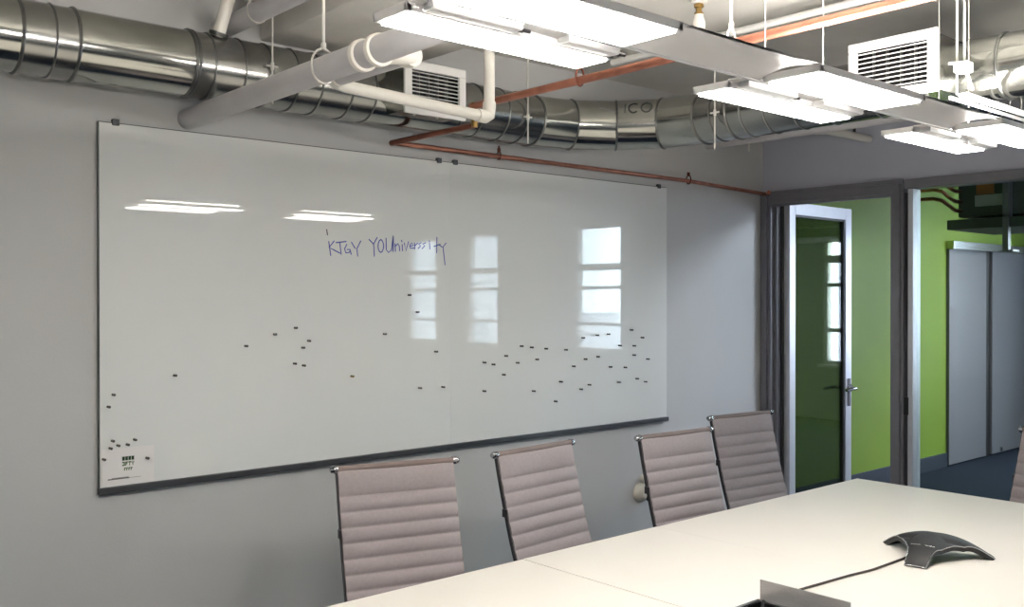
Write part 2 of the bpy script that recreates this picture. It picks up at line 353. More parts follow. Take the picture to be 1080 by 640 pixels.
# ------------------------------------------------------------------ whiteboard
YB0 = 3.278
wb = thing('whiteboard', 'large frameless white glass whiteboard mounted on the left wall', 'whiteboard', (2.53, YW, 0.91))
for a, b in ((1.081, 2.5397), (2.5403, 3.982)):
    MB().box((a, YB0, 0.925), (b, YW-0.002, 2.132)).build('glass_panel', M['board'], wb, 0)
MB().box((1.0765, YB0+0.001, 0.915), (1.0808, YW-0.001, 2.132)).build('side_edge', M['board_edge'], wb)
MB().box((1.078, YB0+0.002, 2.1322), (3.982, YW-0.001, 2.1352)).build('top_edge', M['board_edge'], wb)
MB().box((1.075, YB0-0.014, 0.903), (3.985, YW-0.001, 0.9245), 0.002).build('bottom_rail', M['rail'], wb)
for x in (1.134, 2.479, 2.566, 3.919):
    MB().box((x-0.012, YB0-0.006, 2.125), (x+0.012, YW-0.001, 2.147), 0.003).build('mounting_clip', M['rail'], wb)
def ribbons(strokes, half, y, wscale=None):
    mb = MB()
    for s in strokes:
        P = [Vector((a, y, b)) for a, b in s]
        L, R = [], []
        for i, p in enumerate(P):
            d = (P[min(i+1, len(P)-1)] - P[max(i-1, 0)]).normalized()
            n = Vector((-d.z, 0, d.x))
            L.append(p + n*half); R.append(p - n*half)
        L[0] -= (P[1]-P[0]).normalized()*half; R[0] -= (P[1]-P[0]).normalized()*half
        L[-1] += (P[-1]-P[-2]).normalized()*half; R[-1] += (P[-1]-P[-2]).normalized()*half
        mb.quadstrip([L, R])
    return mb
tag(ribbons(HAND[:8], 0.0023, YB0-0.0006).build('handwriting', M['marker'], wb, 0), 'blue marker handwriting reading KTGY')
tag(ribbons(HAND[8:29], 0.0023, YB0-0.0006).build('handwriting', M['marker'], wb, 0), 'blue marker handwriting reading YOUniversity')
ribbons(HAND[29:], 0.0023, YB0-0.0006).build('marker_stroke', M['rail'], wb, 0)

ps = thing('paper_sheet', 'small white sheet with a green printed logo in the board corner', 'paper', (1.172, YB0-0.001, 0.926))
MB().box((1.0855, YB0-0.0022, 0.926), (1.2585, YB0-0.0008, 1.05)).build('sheet', M['paper'], ps, 0)
lg = MB(); yk = YB0-0.0028
for i in range(4):                      # four solid letter tiles
    x = 1.152 + i*0.0102
    lg.box((x, yk, 1.008), (x+0.0084, yk+0.0007, 1.021))
lg.build('printed_logo', M['ink_dark'], ps, 0)
lg = MB()
for i, cells in enumerate((((0, 0, 1, .3), (.6, 0, 1, 1), (0, .7, 1, 1)), ((0, 0, .35, 1), (0, .7, 1, 1), (0, .35, .8, .6)), ((.35, 0, .65, 1), (0, .7, 1, 1)), ((0, .55, .3, 1), (.7, .55, 1, 1), (.35, 0, .65, .6)))):
    x = 1.152 + i*0.0102
    for a, b_, c_, d_ in cells:
        lg.box((x+a*0.0084, yk, 0.99+b_*0.014), (x+c_*0.0084, yk+0.0007, 0.99+d_*0.014))
lg.build('printed_logo', M['ink_mid'], ps, 0)
lg = MB()
for i in range(4):
    x = 1.158 + i*0.0072
    lg.box((x, yk, 0.974), (x+0.003, yk+0.0007, 0.984)).box((x, yk, 0.98), (x+0.0058, yk+0.0007, 0.984))
lg.build('printed_logo', M['ink_mid'], ps, 0)
MB().box((1.105, yk, 0.9475), (1.175, yk+0.0007, 0.951)).box((1.118, yk, 0.9515), (1.172, yk+0.0007, 0.953)).box((1.175, yk, 0.9485), (1.214, yk+0.0007, 0.9495)).build('printed_lines', M['ink_grey'], ps, 0)

MAG_LABEL = [
 'lone dark magnet just left of the upper-left group of six',
 'leftmost of the six dark magnets in the upper-left group on the whiteboard',
 'topmost of the six dark magnets in the upper-left group on the whiteboard',
 'rightmost of the six dark magnets in the upper-left group on the whiteboard',
 'dark magnet just below and left of the rightmost in the upper-left group of six',
 'left of the two lowest magnets in the upper-left group of six',
 'right of the two lowest magnets in the upper-left group of six',
 'lone dark magnet midway between the upper-left group and the left board edge',
 'upper of the two stray magnets close to the left board edge',
 'lower of the two stray magnets close to the left board edge',
 'upper left magnet of the cluster of five above the paper sheet',
 'second lowest magnet, left of centre, in the cluster of five above the paper sheet',
 'magnet right of centre in the middle row of the cluster above the paper sheet',
 'rightmost magnet of the cluster of five above the paper sheet',
 'lowest magnet of the cluster of five, just above the paper sheet',
 'magnet holding the left corner of the small white paper sheet',
 'magnet holding the right corner of the small white paper sheet',
 'highest magnet on the board, on the mirrored window below the handwriting',
 'second highest magnet, on the mirrored window below the handwriting',
 'lone magnet left of the mirrored window that is below the handwriting',
 'lone magnet just under the mirrored window that is below the handwriting',
 'brass coloured magnet alone near the middle of the board',
 'left of the two level magnets low near the board middle',
 'right of the two level magnets low near the board middle',
 'leftmost magnet of the right-hand field, above the other at its left edge',
 'second magnet from the left in the right-hand field, beside the leftmost one',
 'magnet above the leftmost pair of the right-hand field',
 'first of the row of three magnets between the two mirrored windows',
 'second of the row of three magnets between the two mirrored windows',
 'third of the row of three magnets between the two mirrored windows',
 'magnet below the third one of the row between the two mirrored windows',
 'magnet below the first one of the row between the two mirrored windows',
 'magnet below the leftmost pair of the right-hand field, above the lowest left one',
 'low magnet at the left end of the right-hand field, level with another to its right',
 'low magnet in the right-hand field right of the lowest left one',
 'magnet left of the large mirrored window, level with its bottom',
 'magnet low in the right-hand field, right above the lowest one of all',
 'lowest magnet of the right-hand field, near the bottom rail',
 'magnet below the left corner of the large mirrored window, left of the window',
 'left of the two magnets right under the large mirrored window',
 'right of the two magnets right under the large mirrored window',
 'leftmost of three magnets in a row on the large mirrored window',
 'middle of three magnets in a row on the large mirrored window',
 'rightmost of three magnets in a row on the large mirrored window',
 'magnet on the right edge of the large mirrored window',
 'topmost magnet between the large mirrored window and the one at the board end',
 'magnet next to the board-end mirrored window, right of the topmost one there',
 'second lowest of the three magnets stacked beside the large mirrored window',
 'lowest of the three magnets stacked beside the large mirrored window',
 'rightmost magnet, just under the mirrored window at the board end',
 'left of two level magnets below the right corner of the large mirrored window',
 'right of two level magnets below the right corner of the large mirrored window',
 'upper right of the two close magnets low under the large mirrored window',
 'lower left of the two close magnets low under the large mirrored window',
 'left magnet of the last three low at the right board end',
 'middle magnet of the last three low at the right board end',
 'right magnet of the last three low at the right board end']
mg0 = None
for i, (x, z) in enumerate(MAG):
    brass = (i == 21)
    if mg0 is None or brass:
        k = MB().lathe((0, 0, 0), (0, -1, 0), [(0, 0.0042), (0.004, 0.0042), (0.006, 0.003), (0.011, 0.003), (0.013, 0.0046), (0.018, 0.0046), (0.019, 0.003)], 12)
        o = k.build('board_magnet', M['magnet_brass' if brass else 'magnet'])
        if mg0 is None: mg0 = o
    else:
        o = mg0.copy(); COL.objects.link(o)
    o.location = (x, YB0-0.0003 if i not in (15, 16) else YB0-0.0023, z)
    tag(o, MAG_LABEL[i], 'magnet', 'pin magnets on the whiteboard')

ou = thing('wall_fitting', 'small rounded ivory wall fitting low on the wall beside the third chair', 'wall fitting', (3.79, YW, 0.54))
MB().lathe((3.78, YW, 0.55), (0, -1, 0), [(0, 0.05), (0.012, 0.05), (0.03, 0.04), (0.045, 0.028), (0.05, 0.01)], 20).build('cover', M['outlet'], ou)
MB().tube([(3.79, YW-0.035, 0.535), (3.8, YW-0.055, 0.515), (3.825, YW-0.06, 0.5)], [0.016, 0.014, 0.01], 10).build('nozzle', M['rail_dark'], ou)
MB().cyl((3.80, YW, 0.62), (3.80, YW-0.03, 0.615), 0.02).build('knob', M['outlet'], ou)

# ------------------------------------------------------------------ ductwork
DR, DYc, DZc, DXc = 0.11, 3.14, 2.335, 3.42
dw = thing('ventilation_duct', 'round galvanised steel duct along the whiteboard wall turning at the far corner', 'duct', (1.5, DYc, DZc))
def circ(c, t, rr, n=48):
    t = Vector(t).normalized(); u = Vector((0, 0, 1)); w = t.cross(u)
    return [Vector(c)+u*rr*math.cos(2*PI*k/n)+w*rr*math.sin(2*PI*k/n) for k in range(n)]
def section(c0, t0, c1, t1, m, name='duct_section', rr=DR, label=None):
    A = circ(c0, t0, rr); B = circ(c1, t1, rr); n = len(A)
    mb = MB()
    def mitre(pts, c, ax, tl):   # slide points along ax on to the plane through c with normal tl
        ax = Vector(ax).normalized(); tl = Vector(tl).normalized(); c = Vector(c)
        return [p + ax*((c-p).dot(tl)/ax.dot(tl)) for p in pts]
    ax = (Vector(c1)-Vector(c0)).normalized()
    A = mitre(circ(c0, ax, rr), c0, ax, t0); B = mitre(circ(c1, ax, rr), c1, ax, t1)
    va = [mb.bm.verts.new(p) for p in A]; vb = [mb.bm.verts.new(p) for p in B]
    for k in range(n): mb.bm.faces.new((va[k], va[(k+1) % n], vb[(k+1) % n], vb[k]))
    return mb.build(name, m, dw, 60)
def bead(c, t, rr=DR, w=0.0035, m='galv_bead'):
    MB().ring(c, t, rr+0.001, w, 48, 6).build('seam_ring', M[m], dw)
X1 = (1, 0, 0); Yn = (0, -1, 0)
xs = [-2.15, -0.6, 0.3, 0.79, 0.881, 0.948, 1.311, 1.375, 1.483, 1.581, 1.682, 1.777, 1.903, 2.006, 2.42, 2.53, 2.665, 2.772, 2.87]
for i in range(len(xs)-1):
    section((xs[i], DYc, DZc), X1, (xs[i+1], DYc, DZc), X1, M['galv'] if (xs[i+1]-xs[i]) > 0.15 else M['galv_dull'])
    if i: bead((xs[i], DYc, DZc), X1, w=0.005 if i in (3, 5, 6, 18) else 0.003)
bead((xs[6]+0.012, DYc, DZc), X1)
# mitred elbow: four gores from +X to -Y
RB = DXc-2.87; cx, cy = 2.87, DYc-RB
NG = 4; pts = []
for k in range(NG+1):
    a = (PI/2)*k/NG
    pts.append(((cx+RB*math.sin(a), cy+RB*math.cos(a), DZc), (math.cos(a), -math.sin(a), 0)))
for k in range(NG):
    section(pts[k][0], pts[k][1], pts[k+1][0], pts[k+1][1], M['galv'], 'elbow_gore')
    bead(pts[k][0], pts[k][1], w=0.0045)
ysr = [cy, 2.50, 2.42, 2.349, 2.24, 2.111, 1.975, 1.784, 1.62, 1.459, 1.336, 0.6, -0.3, -1.2, -2.35]
for i in range(len(ysr)-1):
    section((DXc, ysr[i], DZc), Yn, (DXc, ysr[i+1], DZc), Yn, M['galv'] if i > 8 else M['galv_dull'])
    bead((DXc, ysr[i], DZc), Yn, w=0.005 if i in (0, 2, 10) else 0.003)
# draw band clamps (rivets)
for (c, t) in ((pts[2], 0), (pts[3], 0)):
    for s in (0.35, -0.05, -0.45):
        p0 = Vector(c[0]); tt = Vector(c[1]); w = tt.cross(Vector((0, 0, 1)))
        q = p0 + w*DR*math.cos(s) + Vector((0, 0, 1))*DR*math.sin(s)*1.0
        n = (q-p0).normalized()
        MB().cyl(q-n*0.002, q+n*0.006, 0.006, 10).build('rivet', M['galv_bead'], dw)
# stamped lettering I C O on the third gore, wrapped on the tube
gA, gB = Vector(pts[2][0]), Vector(pts[3][0]); gx = (gB-gA); gl = gx.length; gx.normalize(); gw = gx.cross(Vector((0, 0, 1)))
def wrap(sx, ang):
    return gA + gx*sx + (gw*math.cos(ang) + Vector((0, 0, 1))*math.sin(ang))*(DR+0.0012)
lt = MB()
def letter_stroke(poly, half):
    rows = []
    L, R = [], []
    for i, (a, b) in enumerate(poly):
        p0 = poly[max(i-1, 0)]; p1 = poly[min(i+1, len(poly)-1)]
        dx, dy = p1[0]-p0[0], p1[1]-p0[1]; l = math.hypot(dx, dy); nx, ny = -dy/l*half, dx/l*half
        L.append(wrap(a+nx, 0.58+(b+ny)/DR)); R.append(wrap(a-nx, 0.58+(b-ny)/DR))
    lt.quadstrip([L, R])
hw, hh = 0.022, 0.027
cxs = gl*0.44
letter_stroke([(cxs+hw*math.cos(a), hh*math.sin(a)) for a in [math.radians(50+10*k) for k in range(27)]], 0.0032)
cxo = gl*0.44+0.056
letter_stroke([(cxo+hw*1.05*math.cos(a), hh*math.sin(a)) for a in [math.radians(10*k) for k in range(37)]], 0.0032)
letter_stroke([(cxs-0.038, -hh), (cxs-0.038, -hh*0.3), (cxs-0.038, hh*0.4), (cxs-0.038, hh)], 0.002)
tag(lt.build('stamped_lettering', M['galv_ink'], dw, 0), 'grey stamped letters ICO on the duct elbow')

# branch duct to the corridor
bd = thing('branch_duct', 'narrow spiral duct behind the light row at the right frame edge', 'duct', (4.2, 1.62, 2.335))
b = MB(); b.tube([(3.53, 1.62, 2.335), (4.878, 1.62, 2.335)], 0.075, 32); b.build('duct_section', M['galv'], bd)
for k in range(11):
    MB().ring((3.64+0.11*k, 1.62, 2.335), (1, 0, 0.18), 0.0765, 0.003, 32, 6).build('seam_ring', M['galv_bead'], bd)

# supply grilles
def grille(label, origin, ux, n, w, h, depth):
    O = Vector(origin); U = Vector(ux); Nn = Vector(n); Z = Vector((0, 0, 1))
    t = thing('air_vent', label, 'air vent', O + U*w/2 - Nn*depth, group='white supply grilles on the duct')
    def bx(mb, u0, u1, z0, z1, n0, n1, bev=0.0):
        a = O+U*u0+Z*z0+Nn*n0; b = O+U*u1+Z*z1+Nn*n1
        return mb.box(a, b, bev)
    fr = 0.033
    mb = MB(); bx(mb, 0, w, 0, fr, -0.012, 0, 0.003); bx(mb, 0, w, h-fr, h, -0.012, 0, 0.003); bx(mb, 0, fr, fr, h-fr, -0.012, 0, 0.003); bx(mb, w-fr, w, fr, h-fr, -0.012, 0, 0.003)
    mb.build('grille_frame', M['white_metal'], t)
    mb = MB(); bx(mb, fr, w-fr, fr, h-fr, -0.05, -0.045); mb.build('grille_back', M['vent_dark'], t)
    mb = MB(); k = 9
    for i in range(k):
        z = fr + (h-2*fr)*(i+0.5)/k
        bx(mb, fr, w-fr, z-0.0012, z+0.0012, -0.011, -0.003)
    mb.build('blades', M['white_metal'], t)
    mb = MB()
    for i in range(1, 5):
        uu = fr + (w-2*fr)*i/5
        bx(mb, uu-0.0016, uu+0.0016, fr, h-fr, -0.034, -0.018)
    mb.build('vertical_blades', M['galv_bead'], t)
    mb = MB()
    a0 = 0.012
    bx(mb, a0, a0+0.002, a0, h-a0, -depth, -0.012); bx(mb, w-a0-0.002, w-a0, a0, h-a0, -depth, -0.012)
    bx(mb, a0, w-a0, a0, a0+0.002, -depth, -0.012); bx(mb, a0, w-a0, h-a0-0.002, h-a0, -depth, -0.012)
    mb.build('duct_collar', M['galv_dull'], t)
    mb = MB()
    for uu in (0.08, w-0.1): bx(mb, uu, uu+0.01, a0-0.006, a0, -depth*0.5, -depth*0.5+0.01, 0.002)
    mb.build('screw', M['rod'], t)
grille('white supply grille on the duct above the whiteboard, behind the white drain pipe', (2.06, 2.93, 2.238), (1, 0, 0), (0, -1, 0), 0.288, 0.198, 0.135)
grille('white supply grille on the duct at the upper right, above the light row', (3.10, 1.433, 2.222), (0, 1, 0), (-1, 0, 0), 0.312, 0.208, 0.235)

# duct hanger rods with clamps
def hanger(label, x, y, z0, z1, zc, ux):
    t = thing('hanger_rod', label, 'hanger', (x, y, z0), group='threaded rods holding the duct')
    MB().cyl((x, y, z0), (x, y, z1), 0.0032, 8).build('rod', M['rod'], t)
    U = Vector(ux)
    a = Vector((x, y, zc)); MB().tube([a-U*0.022, a+U*0.022], 0.004, 8).cyl((x, y, zc-0.012), (x, y, zc+0.012), 0.0065, 8).build('clamp', M['rod'], t)
hanger('thin white rod in front of the duct left of the large grey pipe hanger', 1.571, 3.02, 2.215, ZC, 2.345, (1, 0, 0))
hanger('thin white rod in front of the duct right of the left grille', 2.755, 3.02, 2.205, ZC, 2.318, (1, 0, 0))
hanger('thin white rod behind the middle light, beside the duct elbow', 3.30, 2.46, 2.17, ZC, 2.325, (0, 1, 0))
HX = 0.07
h2 = thing('hanger_rod', 'pair of white rods with a clamp right of the upper right grille', 'hanger', (3.19, 1.40, 2.3), group='threaded rods holding the duct')
MB().cyl((3.2, 1.412, 2.22), (3.2, 1.412, ZC), 0.004, 8).build('rod', M['rod'], h2)
MB().cyl((3.2, 1.388, 2.33), (3.2, 1.388, ZC), 0.004, 8).build('rod', M['rod'], h2)
MB().box((3.185, 1.372, 2.29), (3.235, 1.42, 2.325), 0.006).tube([(3.18, 1.43, 2.322), (3.18, 1.37, 2.318)], 0.005, 8).tube([(3.2, 1.385, 2.3), (3.215, 1.375, 2.25), (3.22, 1.37, 2.23)], 0.006, 8).build('clamp', M['rod'], h2)

# ------------------------------------------------------------------ pipes
gp = thing('drain_pipe', 'thick grey pipe running from the wall under the duct toward the lights', 'pipe', (1.38, 2.3, 2.18))
MB().tube([(1.385, 3.289, 2.178), (1.38, 2.2, 2.186), (1.375, 1.62, 2.19)], 0.036, 24).build('pipe_run', M['pipe_grey'], gp)
for y in (2.15, 2.075):
    MB().lathe((1.38, y+0.014, 2.186), (0, -1, 0), [(0, 0.037), (0.003, 0.043), (0.018, 0.043), (0.021, 0.037)], 24).build('coupling', M['pvc'], gp)
MB().tube([(1.38, 2.14, 2.186), (1.42, 2.1, 2.186), (1.46, 2.09, 2.19), (1.492, 2.1, 2.195)], [0.028, 0.026, 0.026, 0.026], 16).build('wye_branch', M['pvc'], gp)
MB().lathe((1.495, 2.085, 2.196), (0, 1, 0), [(0, 0.02), (0.005, 0.031), (0.03, 0.031), (0.05, 0.027)], 20).build('elbow', M['pvc'], gp)
sl = thing('pipe_sleeve', 'short grey pipe between the white elbow and the thin white drain line', 'pipe', (1.495, 2.3, 2.2))
MB().tube([(1.495, 2.13, 2.198), (1.495, 2.46, 2.2)], 0.025, 20).build('pipe_run', M['pipe_grey'], sl)
MB().lathe((1.495, 2.455, 2.2), (0, 1, 0), [(0, 0.0255), (0.004, 0.0285), (0.03, 0.0285), (0.034, 0.025)], 20).build('collar', M['pvc'], sl)
pv = thing('pvc_drain_line', 'thin white plastic pipe crossing the left grille and rising to the ceiling', 'pipe', (1.8, 2.5, 2.18))
MB().tube([(1.495, 2.478, 2.196), (1.51, 2.5, 2.19), (1.54, 2.505, 2.187), (2.085, 2.505, 2.164)], 0.0185, 18).build('pipe_run', M['pvc'], pv)
MB().tube([(2.055, 2.505, 2.165), (2.09, 2.505, 2.164), (2.104, 2.505, 2.172), (2.108, 2.505, 2.2), (2.108, 2.505, 2.215)], 0.0225, 18).build('elbow', M['pvc'], pv)
MB().cyl((2.108, 2.505, 2.2), (2.108, 2.505, ZC), 0.0185, 18).build('riser', M['pvc'], pv)
up = thing('upper_pipe', 'thick grey pipe above the duct at the top left of the photo', 'pipe', (1.5, 2.9, 2.51))
MB().tube([(1.5, 3.289, 2.508), (1.5, 1.2, 2.512)], 0.034, 24).build('pipe_run', M['pipe_grey'], up)
st = thing('vent_stub', 'short cream pipe with collar rising from the duct at the top left', 'pipe', (1.41, 3.07, 2.45))
MB().tube([(1.412, 3.1, 2.435), (1.43, 3.06, 2.55), (1.445, 3.03, ZC)], 0.021, 18).build('pipe_run', M['pvc'], st)
MB().lathe((1.412, 3.1, 2.437), (0.15, -0.33, 0.95), [(0, 0.03), (0.004, 0.032), (0.012, 0.032), (0.014, 0.022)], 18).build('collar', M['galv_bead'], st)
def clevis(label, c, ax, R, ztop, m, group, sq=1.25, rr=0.0035):
    t = thing('pipe_hanger', label, 'hanger', c, group=group)
    c = Vector(c)
    MB().ring(c + Vector((0, 0, R*(sq-1))), ax, R, rr, 24, 6, (sq, 1)).build('loop', m, t)
    zt = c.z + R*(2*sq-1)
    MB().cyl((c.x, c.y, zt-0.004), (c.x, c.y, zt+0.016), 0.008, 8).build('nut', m, t)
    MB().cyl((c.x, c.y, zt), (c.x, c.y, ztop), 0.0045, 8).build('rod', m, t)
clevis('white loop hanger and rod around the thick grey pipe left of the white couplings', (1.38, 2.354, 2.185), (0, 1, 0), 0.038, ZC, M['rod'], 'loop hangers on pipes')
clevis('loop hanger around the upper grey pipe at the top left', (1.5, 2.99, 2.51), (0, 1, 0), 0.036, ZC, M['rod'], 'loop hangers on pipes', 1.1)
# copper sprinkler line
cl = thing('copper_pipe', 'copper pipe running along the wall above the whiteboard and out over the lights', 'pipe', (2.22, 3.24, 2.18))
MB().tube([(4.86, 3.245, 2.158), (4.1, 3.245, 2.178), (2.22, 3.245, 2.18)], 0.0105, 14).build('wall_run', M['copper'], cl)
MB().tube([(2.22, 3.255, 2.18), (2.22, 2.72, 2.18)], 0.0115, 14).build('cross_run', M['copper_dark'], cl)
MB().tube([(2.22, 2.722, 2.172), (2.22, 2.722, 2.262)], 0.0125, 14).build('riser', M['brass'], cl)
MB().tube([(2.22, 2.74, 2.25), (2.22, 0.2, 2.258)], 0.0135, 14).build('cross_run', M['copper'], cl)
MB().lathe((4.86, 3.245, 2.158), (-0.8, -0.6, 0), [(0, 0.012), (0.11, 0.012)], 12).build('end_cap', M['copper_dark'], cl)
clevis('brown loop hanger on the copper pipe between the left and middle lights', (2.22, 2.185, 2.252), (0, 1, 0), 0.018, ZC, M['copper_dark'], 'loop hangers on pipes', 1.6)
clevis('brown loop hanger on the wall copper pipe near the far corner', (4.124, 3.245, 2.177), (1, 0, 0), 0.015, 2.22, M['copper_dark'], 'loop hangers on pipes', 1.5)
clevis('small brown strap on the wall copper pipe below the duct', (2.786, 3.245, 2.18), (1, 0, 0), 0.0135, 2.226, M['copper_dark'], 'loop hangers on pipes', 1.2)
clevis('white loop hanger on the copper pipe right of the sprinkler head', (2.22, 1.60, 2.256), (0, 1, 0), 0.018, ZC, M['rod'], 'loop hangers on pipes', 1.6)
# thin painted line at the end wall
ew = thing('painted_pipe', 'white painted pipe crossing below the duct near the end wall', 'pipe', (4.35, 2.5, 2.39))
MB().tube([(4.35, 3.289, 2.398), (4.35, 1.75, 2.398)], 0.024, 16).build('pipe_run', M['pipe_grey'], ew)
MB().tube([(4.35, 2.62, 2.40), (4.45, 2.62, 2.405), (4.879, 2.62, 2.405)], [0.03, 0.021, 0.019], 14).build('branch', M['pvc'], ew)
MB().cyl((4.72, 2.62, 2.405), (4.72, 2.62, 2.45), 0.008, 8).build('hanger_stub', M['rail_dark'], ew)
MB().cyl((4.35, 3.02, 2.33), (4.35, 3.02, 2.385), 0.005, 8).build('rod_end', M['rod'], ew)
cd = thing('ceiling_conduit', 'thin white conduit under the ceiling beside the sprinkler head', 'pipe', (3.15, 2.0, 2.58))
MB().tube([(3.15, 2.9, 2.59), (3.15, 0.8, 2.59)], 0.014, 12).build('pipe_run', M['white_metal'], cd)
sk = thing('sprinkler_head', 'brass and white sprinkler head hanging from the ceiling above the lights', 'sprinkler', (2.82, 2.17, ZC))
MB().lathe((2.83, 2.18, ZC-0.02), (0, 0, -1), [(0, 0.014), (0.004, 0.018), (0.014, 0.018), (0.016, 0.011), (0.03, 0.011), (0.032, 0.016), (0.044, 0.016)], 8).build('brass_fitting', M['brass'], sk)
MB().lathe((2.83, 2.18, ZC+0.005), (0, 0, -1), [(0, 0.03), (0.02, 0.03), (0.026, 0.014)], 16).build('escutcheon', M['ceil'], sk)
MB().lathe((2.83, 2.18, ZC-0.06), (0, 0, -1), [(0, 0.016), (0.01, 0.017), (0.028, 0.023), (0.05, 0.023), (0.054, 0.017), (0.085, 0.017)], 16).build('white_body', M['pvc'], sk)

# ------------------------------------------------------------------ pendant lights
LZ = 2.05
def light(x0, L, xb, Lb, label, group='pendant lights over the table'):
    t = thing('pendant_light', label, 'light', (x0+L/2, 1.31, LZ), group=group)
    for y0, y1, a, b in ((1.141, 1.289, xb, xb+Lb), (1.374, 1.478, x0, x0+L)):
        # open tray frame with sloping ends and the lit diffuser inside
        mb = MB()
        mb.box((a, y0, LZ), (b, y0+0.008, LZ+0.014), 0.002).box((a, y1-0.008, LZ), (b, y1, LZ+0.014), 0.002)
        mb.box((a, y0, LZ), (a+0.014, y1, LZ+0.014), 0.002).box((b-0.014, y0, LZ), (b, y1, LZ+0.014), 0.002)
        mb.box((a, y0, LZ+0.0115), (b, y1, LZ+0.0165), 0.001)
        mb.build('lamp_frame', M['lamp_body'], t)
        MB().box((a+0.014, y0+0.008, LZ-0.0045), (b-0.014, y1-0.008, LZ+0.011)).build('diffuser', M['lens'], t, 0)
        MB().box((a+0.03, y0+0.02, LZ+0.0168), (b-0.03, y1-0.02, LZ+0.021)).build('uplight', M['tube'], t, 0)
    for a, b in ((x0+0.03, x0+0.24), (x0+0.36, x0+L-0.02)):
        bb = MB().box((a, 1.336, LZ-0.001), (b, 1.368, LZ+0.0155), 0.004)
        for zz in (0.003, 0.009): bb.box((a, 1.3355, LZ+zz), (b, 1.3685, LZ+zz+0.003))
        bb.build('ballast_box', M['lamp_body'], t)
        MB().cyl((b, 1.352, LZ+0.006), (b+0.012, 1.352, LZ+0.006), 0.006, 10).cyl((b+0.012, 1.352, LZ+0.006), (b+0.03, 1.352, LZ+0.006), 0.004, 8).build('socket', M['rail_dark'], t)
    MB().box((x0, 1.325, LZ+0.0158), (x0+L, 1.374, LZ+0.019), 0.001).build('spine', M['lamp_body'], t)
    for x in (x0+0.06, x0+L-0.1):
        MB().box((x, 1.285, LZ+0.0165), (x+0.012, 1.33, LZ+0.0185)).build('cross_bar', M['lamp_body'], t, 0)
    for x in (x0+0.12, x0+L-0.2):
        MB().cyl((x, 1.352, LZ+0.018), (x, 1.352, ZC), 0.0013, 6).build('hanger_cable', M['rod'], t)
    return t
light(0.968, 0.528, 0.935, 0.500, 'large bright pendant light at the top centre, nearest the camera')
light(1.894, 0.583, 1.912, 0.495, 'middle pendant light of the row, in front of the duct elbow')
light(2.820, 0.528, 2.889, 0.491, 'farthest pendant light of the row, at the right frame edge')
light(0.028, 0.528, 0.000, 0.500, 'pendant light just behind the left end of the visible row')
def plate(x0, x1, label):
    t = thing('light_rail', label, 'light rail', ((x0+x1)/2, 1.22, LZ), group='white plates linking the pendant lights')
    rows = []
    for k in range(9):
        v = k/8; y = 1.13 + 0.17*v; z = LZ+0.004 + 0.02*(4*(v-0.5)**2*-1+1)
        rows.append([(x0, y, z), (x1, y, z)])
    mb = MB(); mb.quadstrip(rows); mb.quadstrip([[(a[0], a[1], a[2]+0.006) for a in rr] for rr in rows])
    mb.build('reflector_plate', M['lamp_body'], t, 60)
    MB().box((x0, 1.297, LZ+0.002), (x1, 1.306, LZ+0.016), 0.002).build('side_rail', M['lamp_body'], t)
plate(1.436, 1.911, 'curved white plate between the nearest and middle pendant lights')
plate(2.409, 2.888, 'curved white plate between the middle and farthest pendant lights')
plate(0.501, 0.934, 'curved white plate left of the nearest pendant light, out at the frame top')
sr = thing('ceiling_strut', 'white twin strut in the upper right above the farthest light', 'strut', (3.4, 1.36, 2.18))
MB().box((3.1, 1.335, 2.192), (4.0, 1.365, 2.202), 0.002).build('strut_rail', M['lamp_body'], sr)
MB().box((3.1, 1.385, 2.188), (4.0, 1.395, 2.198), 0.002).build('strut_rail', M['lamp_body'], sr)

# ------------------------------------------------------------------ table
TX0, TX1, TY0, TY1, TZ_ = -0.35, 4.03, 0.62, 2.222, 0.74
tb = thing('conference_table', 'large white conference table filling the lower right', 'table', (1.9, 1.42, 0))
S1, S2 = 2.005, 2.645
HX0, HX1, HY0, HY1 = 2.03, 2.205, 1.235, 1.50
TT = 0.035
MB().box((TX0, TY0, TZ_-TT), (S1-0.0008, TY1, TZ_), 0.003).build('tabletop_panel', M['table'], tb)
MB().box((S2+0.0008, TY0, TZ_-TT), (TX1, TY1, TZ_), 0.003).build('tabletop_panel', M['table'], tb)
mb = MB()
mb.box((S1+0.0008, TY0, TZ_-TT), (S2-0.0008, HY0, TZ_)).box((S1+0.0008, HY1, TZ_-TT), (S2-0.0008, TY1, TZ_))
mb.box((S1+0.0008, HY0, TZ_-TT), (HX0, HY1, TZ_)).box((HX1, HY0, TZ_-TT), (S2-0.0008, HY1, TZ_))
mb.build('tabletop_panel', M['table'], tb, 0)
hw_ = MB().box((HX0, HY0, TZ_-0.12), (HX1, HY1, TZ_-0.115)).box((HX0, HY0, TZ_-0.12), (HX0+0.003, HY1, TZ_-0.004)).box((HX1-0.003, HY0, TZ_-0.12), (HX1, HY1, TZ_-0.004))
hw_.box((HX0, HY0, TZ_-0.12), (HX1, HY0+0.003, TZ_-0.004)).box((HX0, HY1-0.003, TZ_-0.12), (HX1, HY1, TZ_-0.004))
hp = hw_.build('cable_hatch', M['black'], tb, 0)
fr_ = MB().box((HX0-0.004, HY0-0.004, TZ_-0.003), (HX0+0.006, HY1+0.004, TZ_+0.002), 0.001).box((HX1-0.006, HY0-0.004, TZ_-0.003), (HX1+0.004, HY1+0.004, TZ_+0.002), 0.001)
fr_.box((HX0, HY0-0.004, TZ_-0.003), (HX1, HY0+0.006, TZ_+0.002), 0.001).box((HX0, HY1-0.006, TZ_-0.003), (HX1, HY1+0.004, TZ_+0.002), 0.001)
fr_.build('hatch_frame', M['silver'], hp)
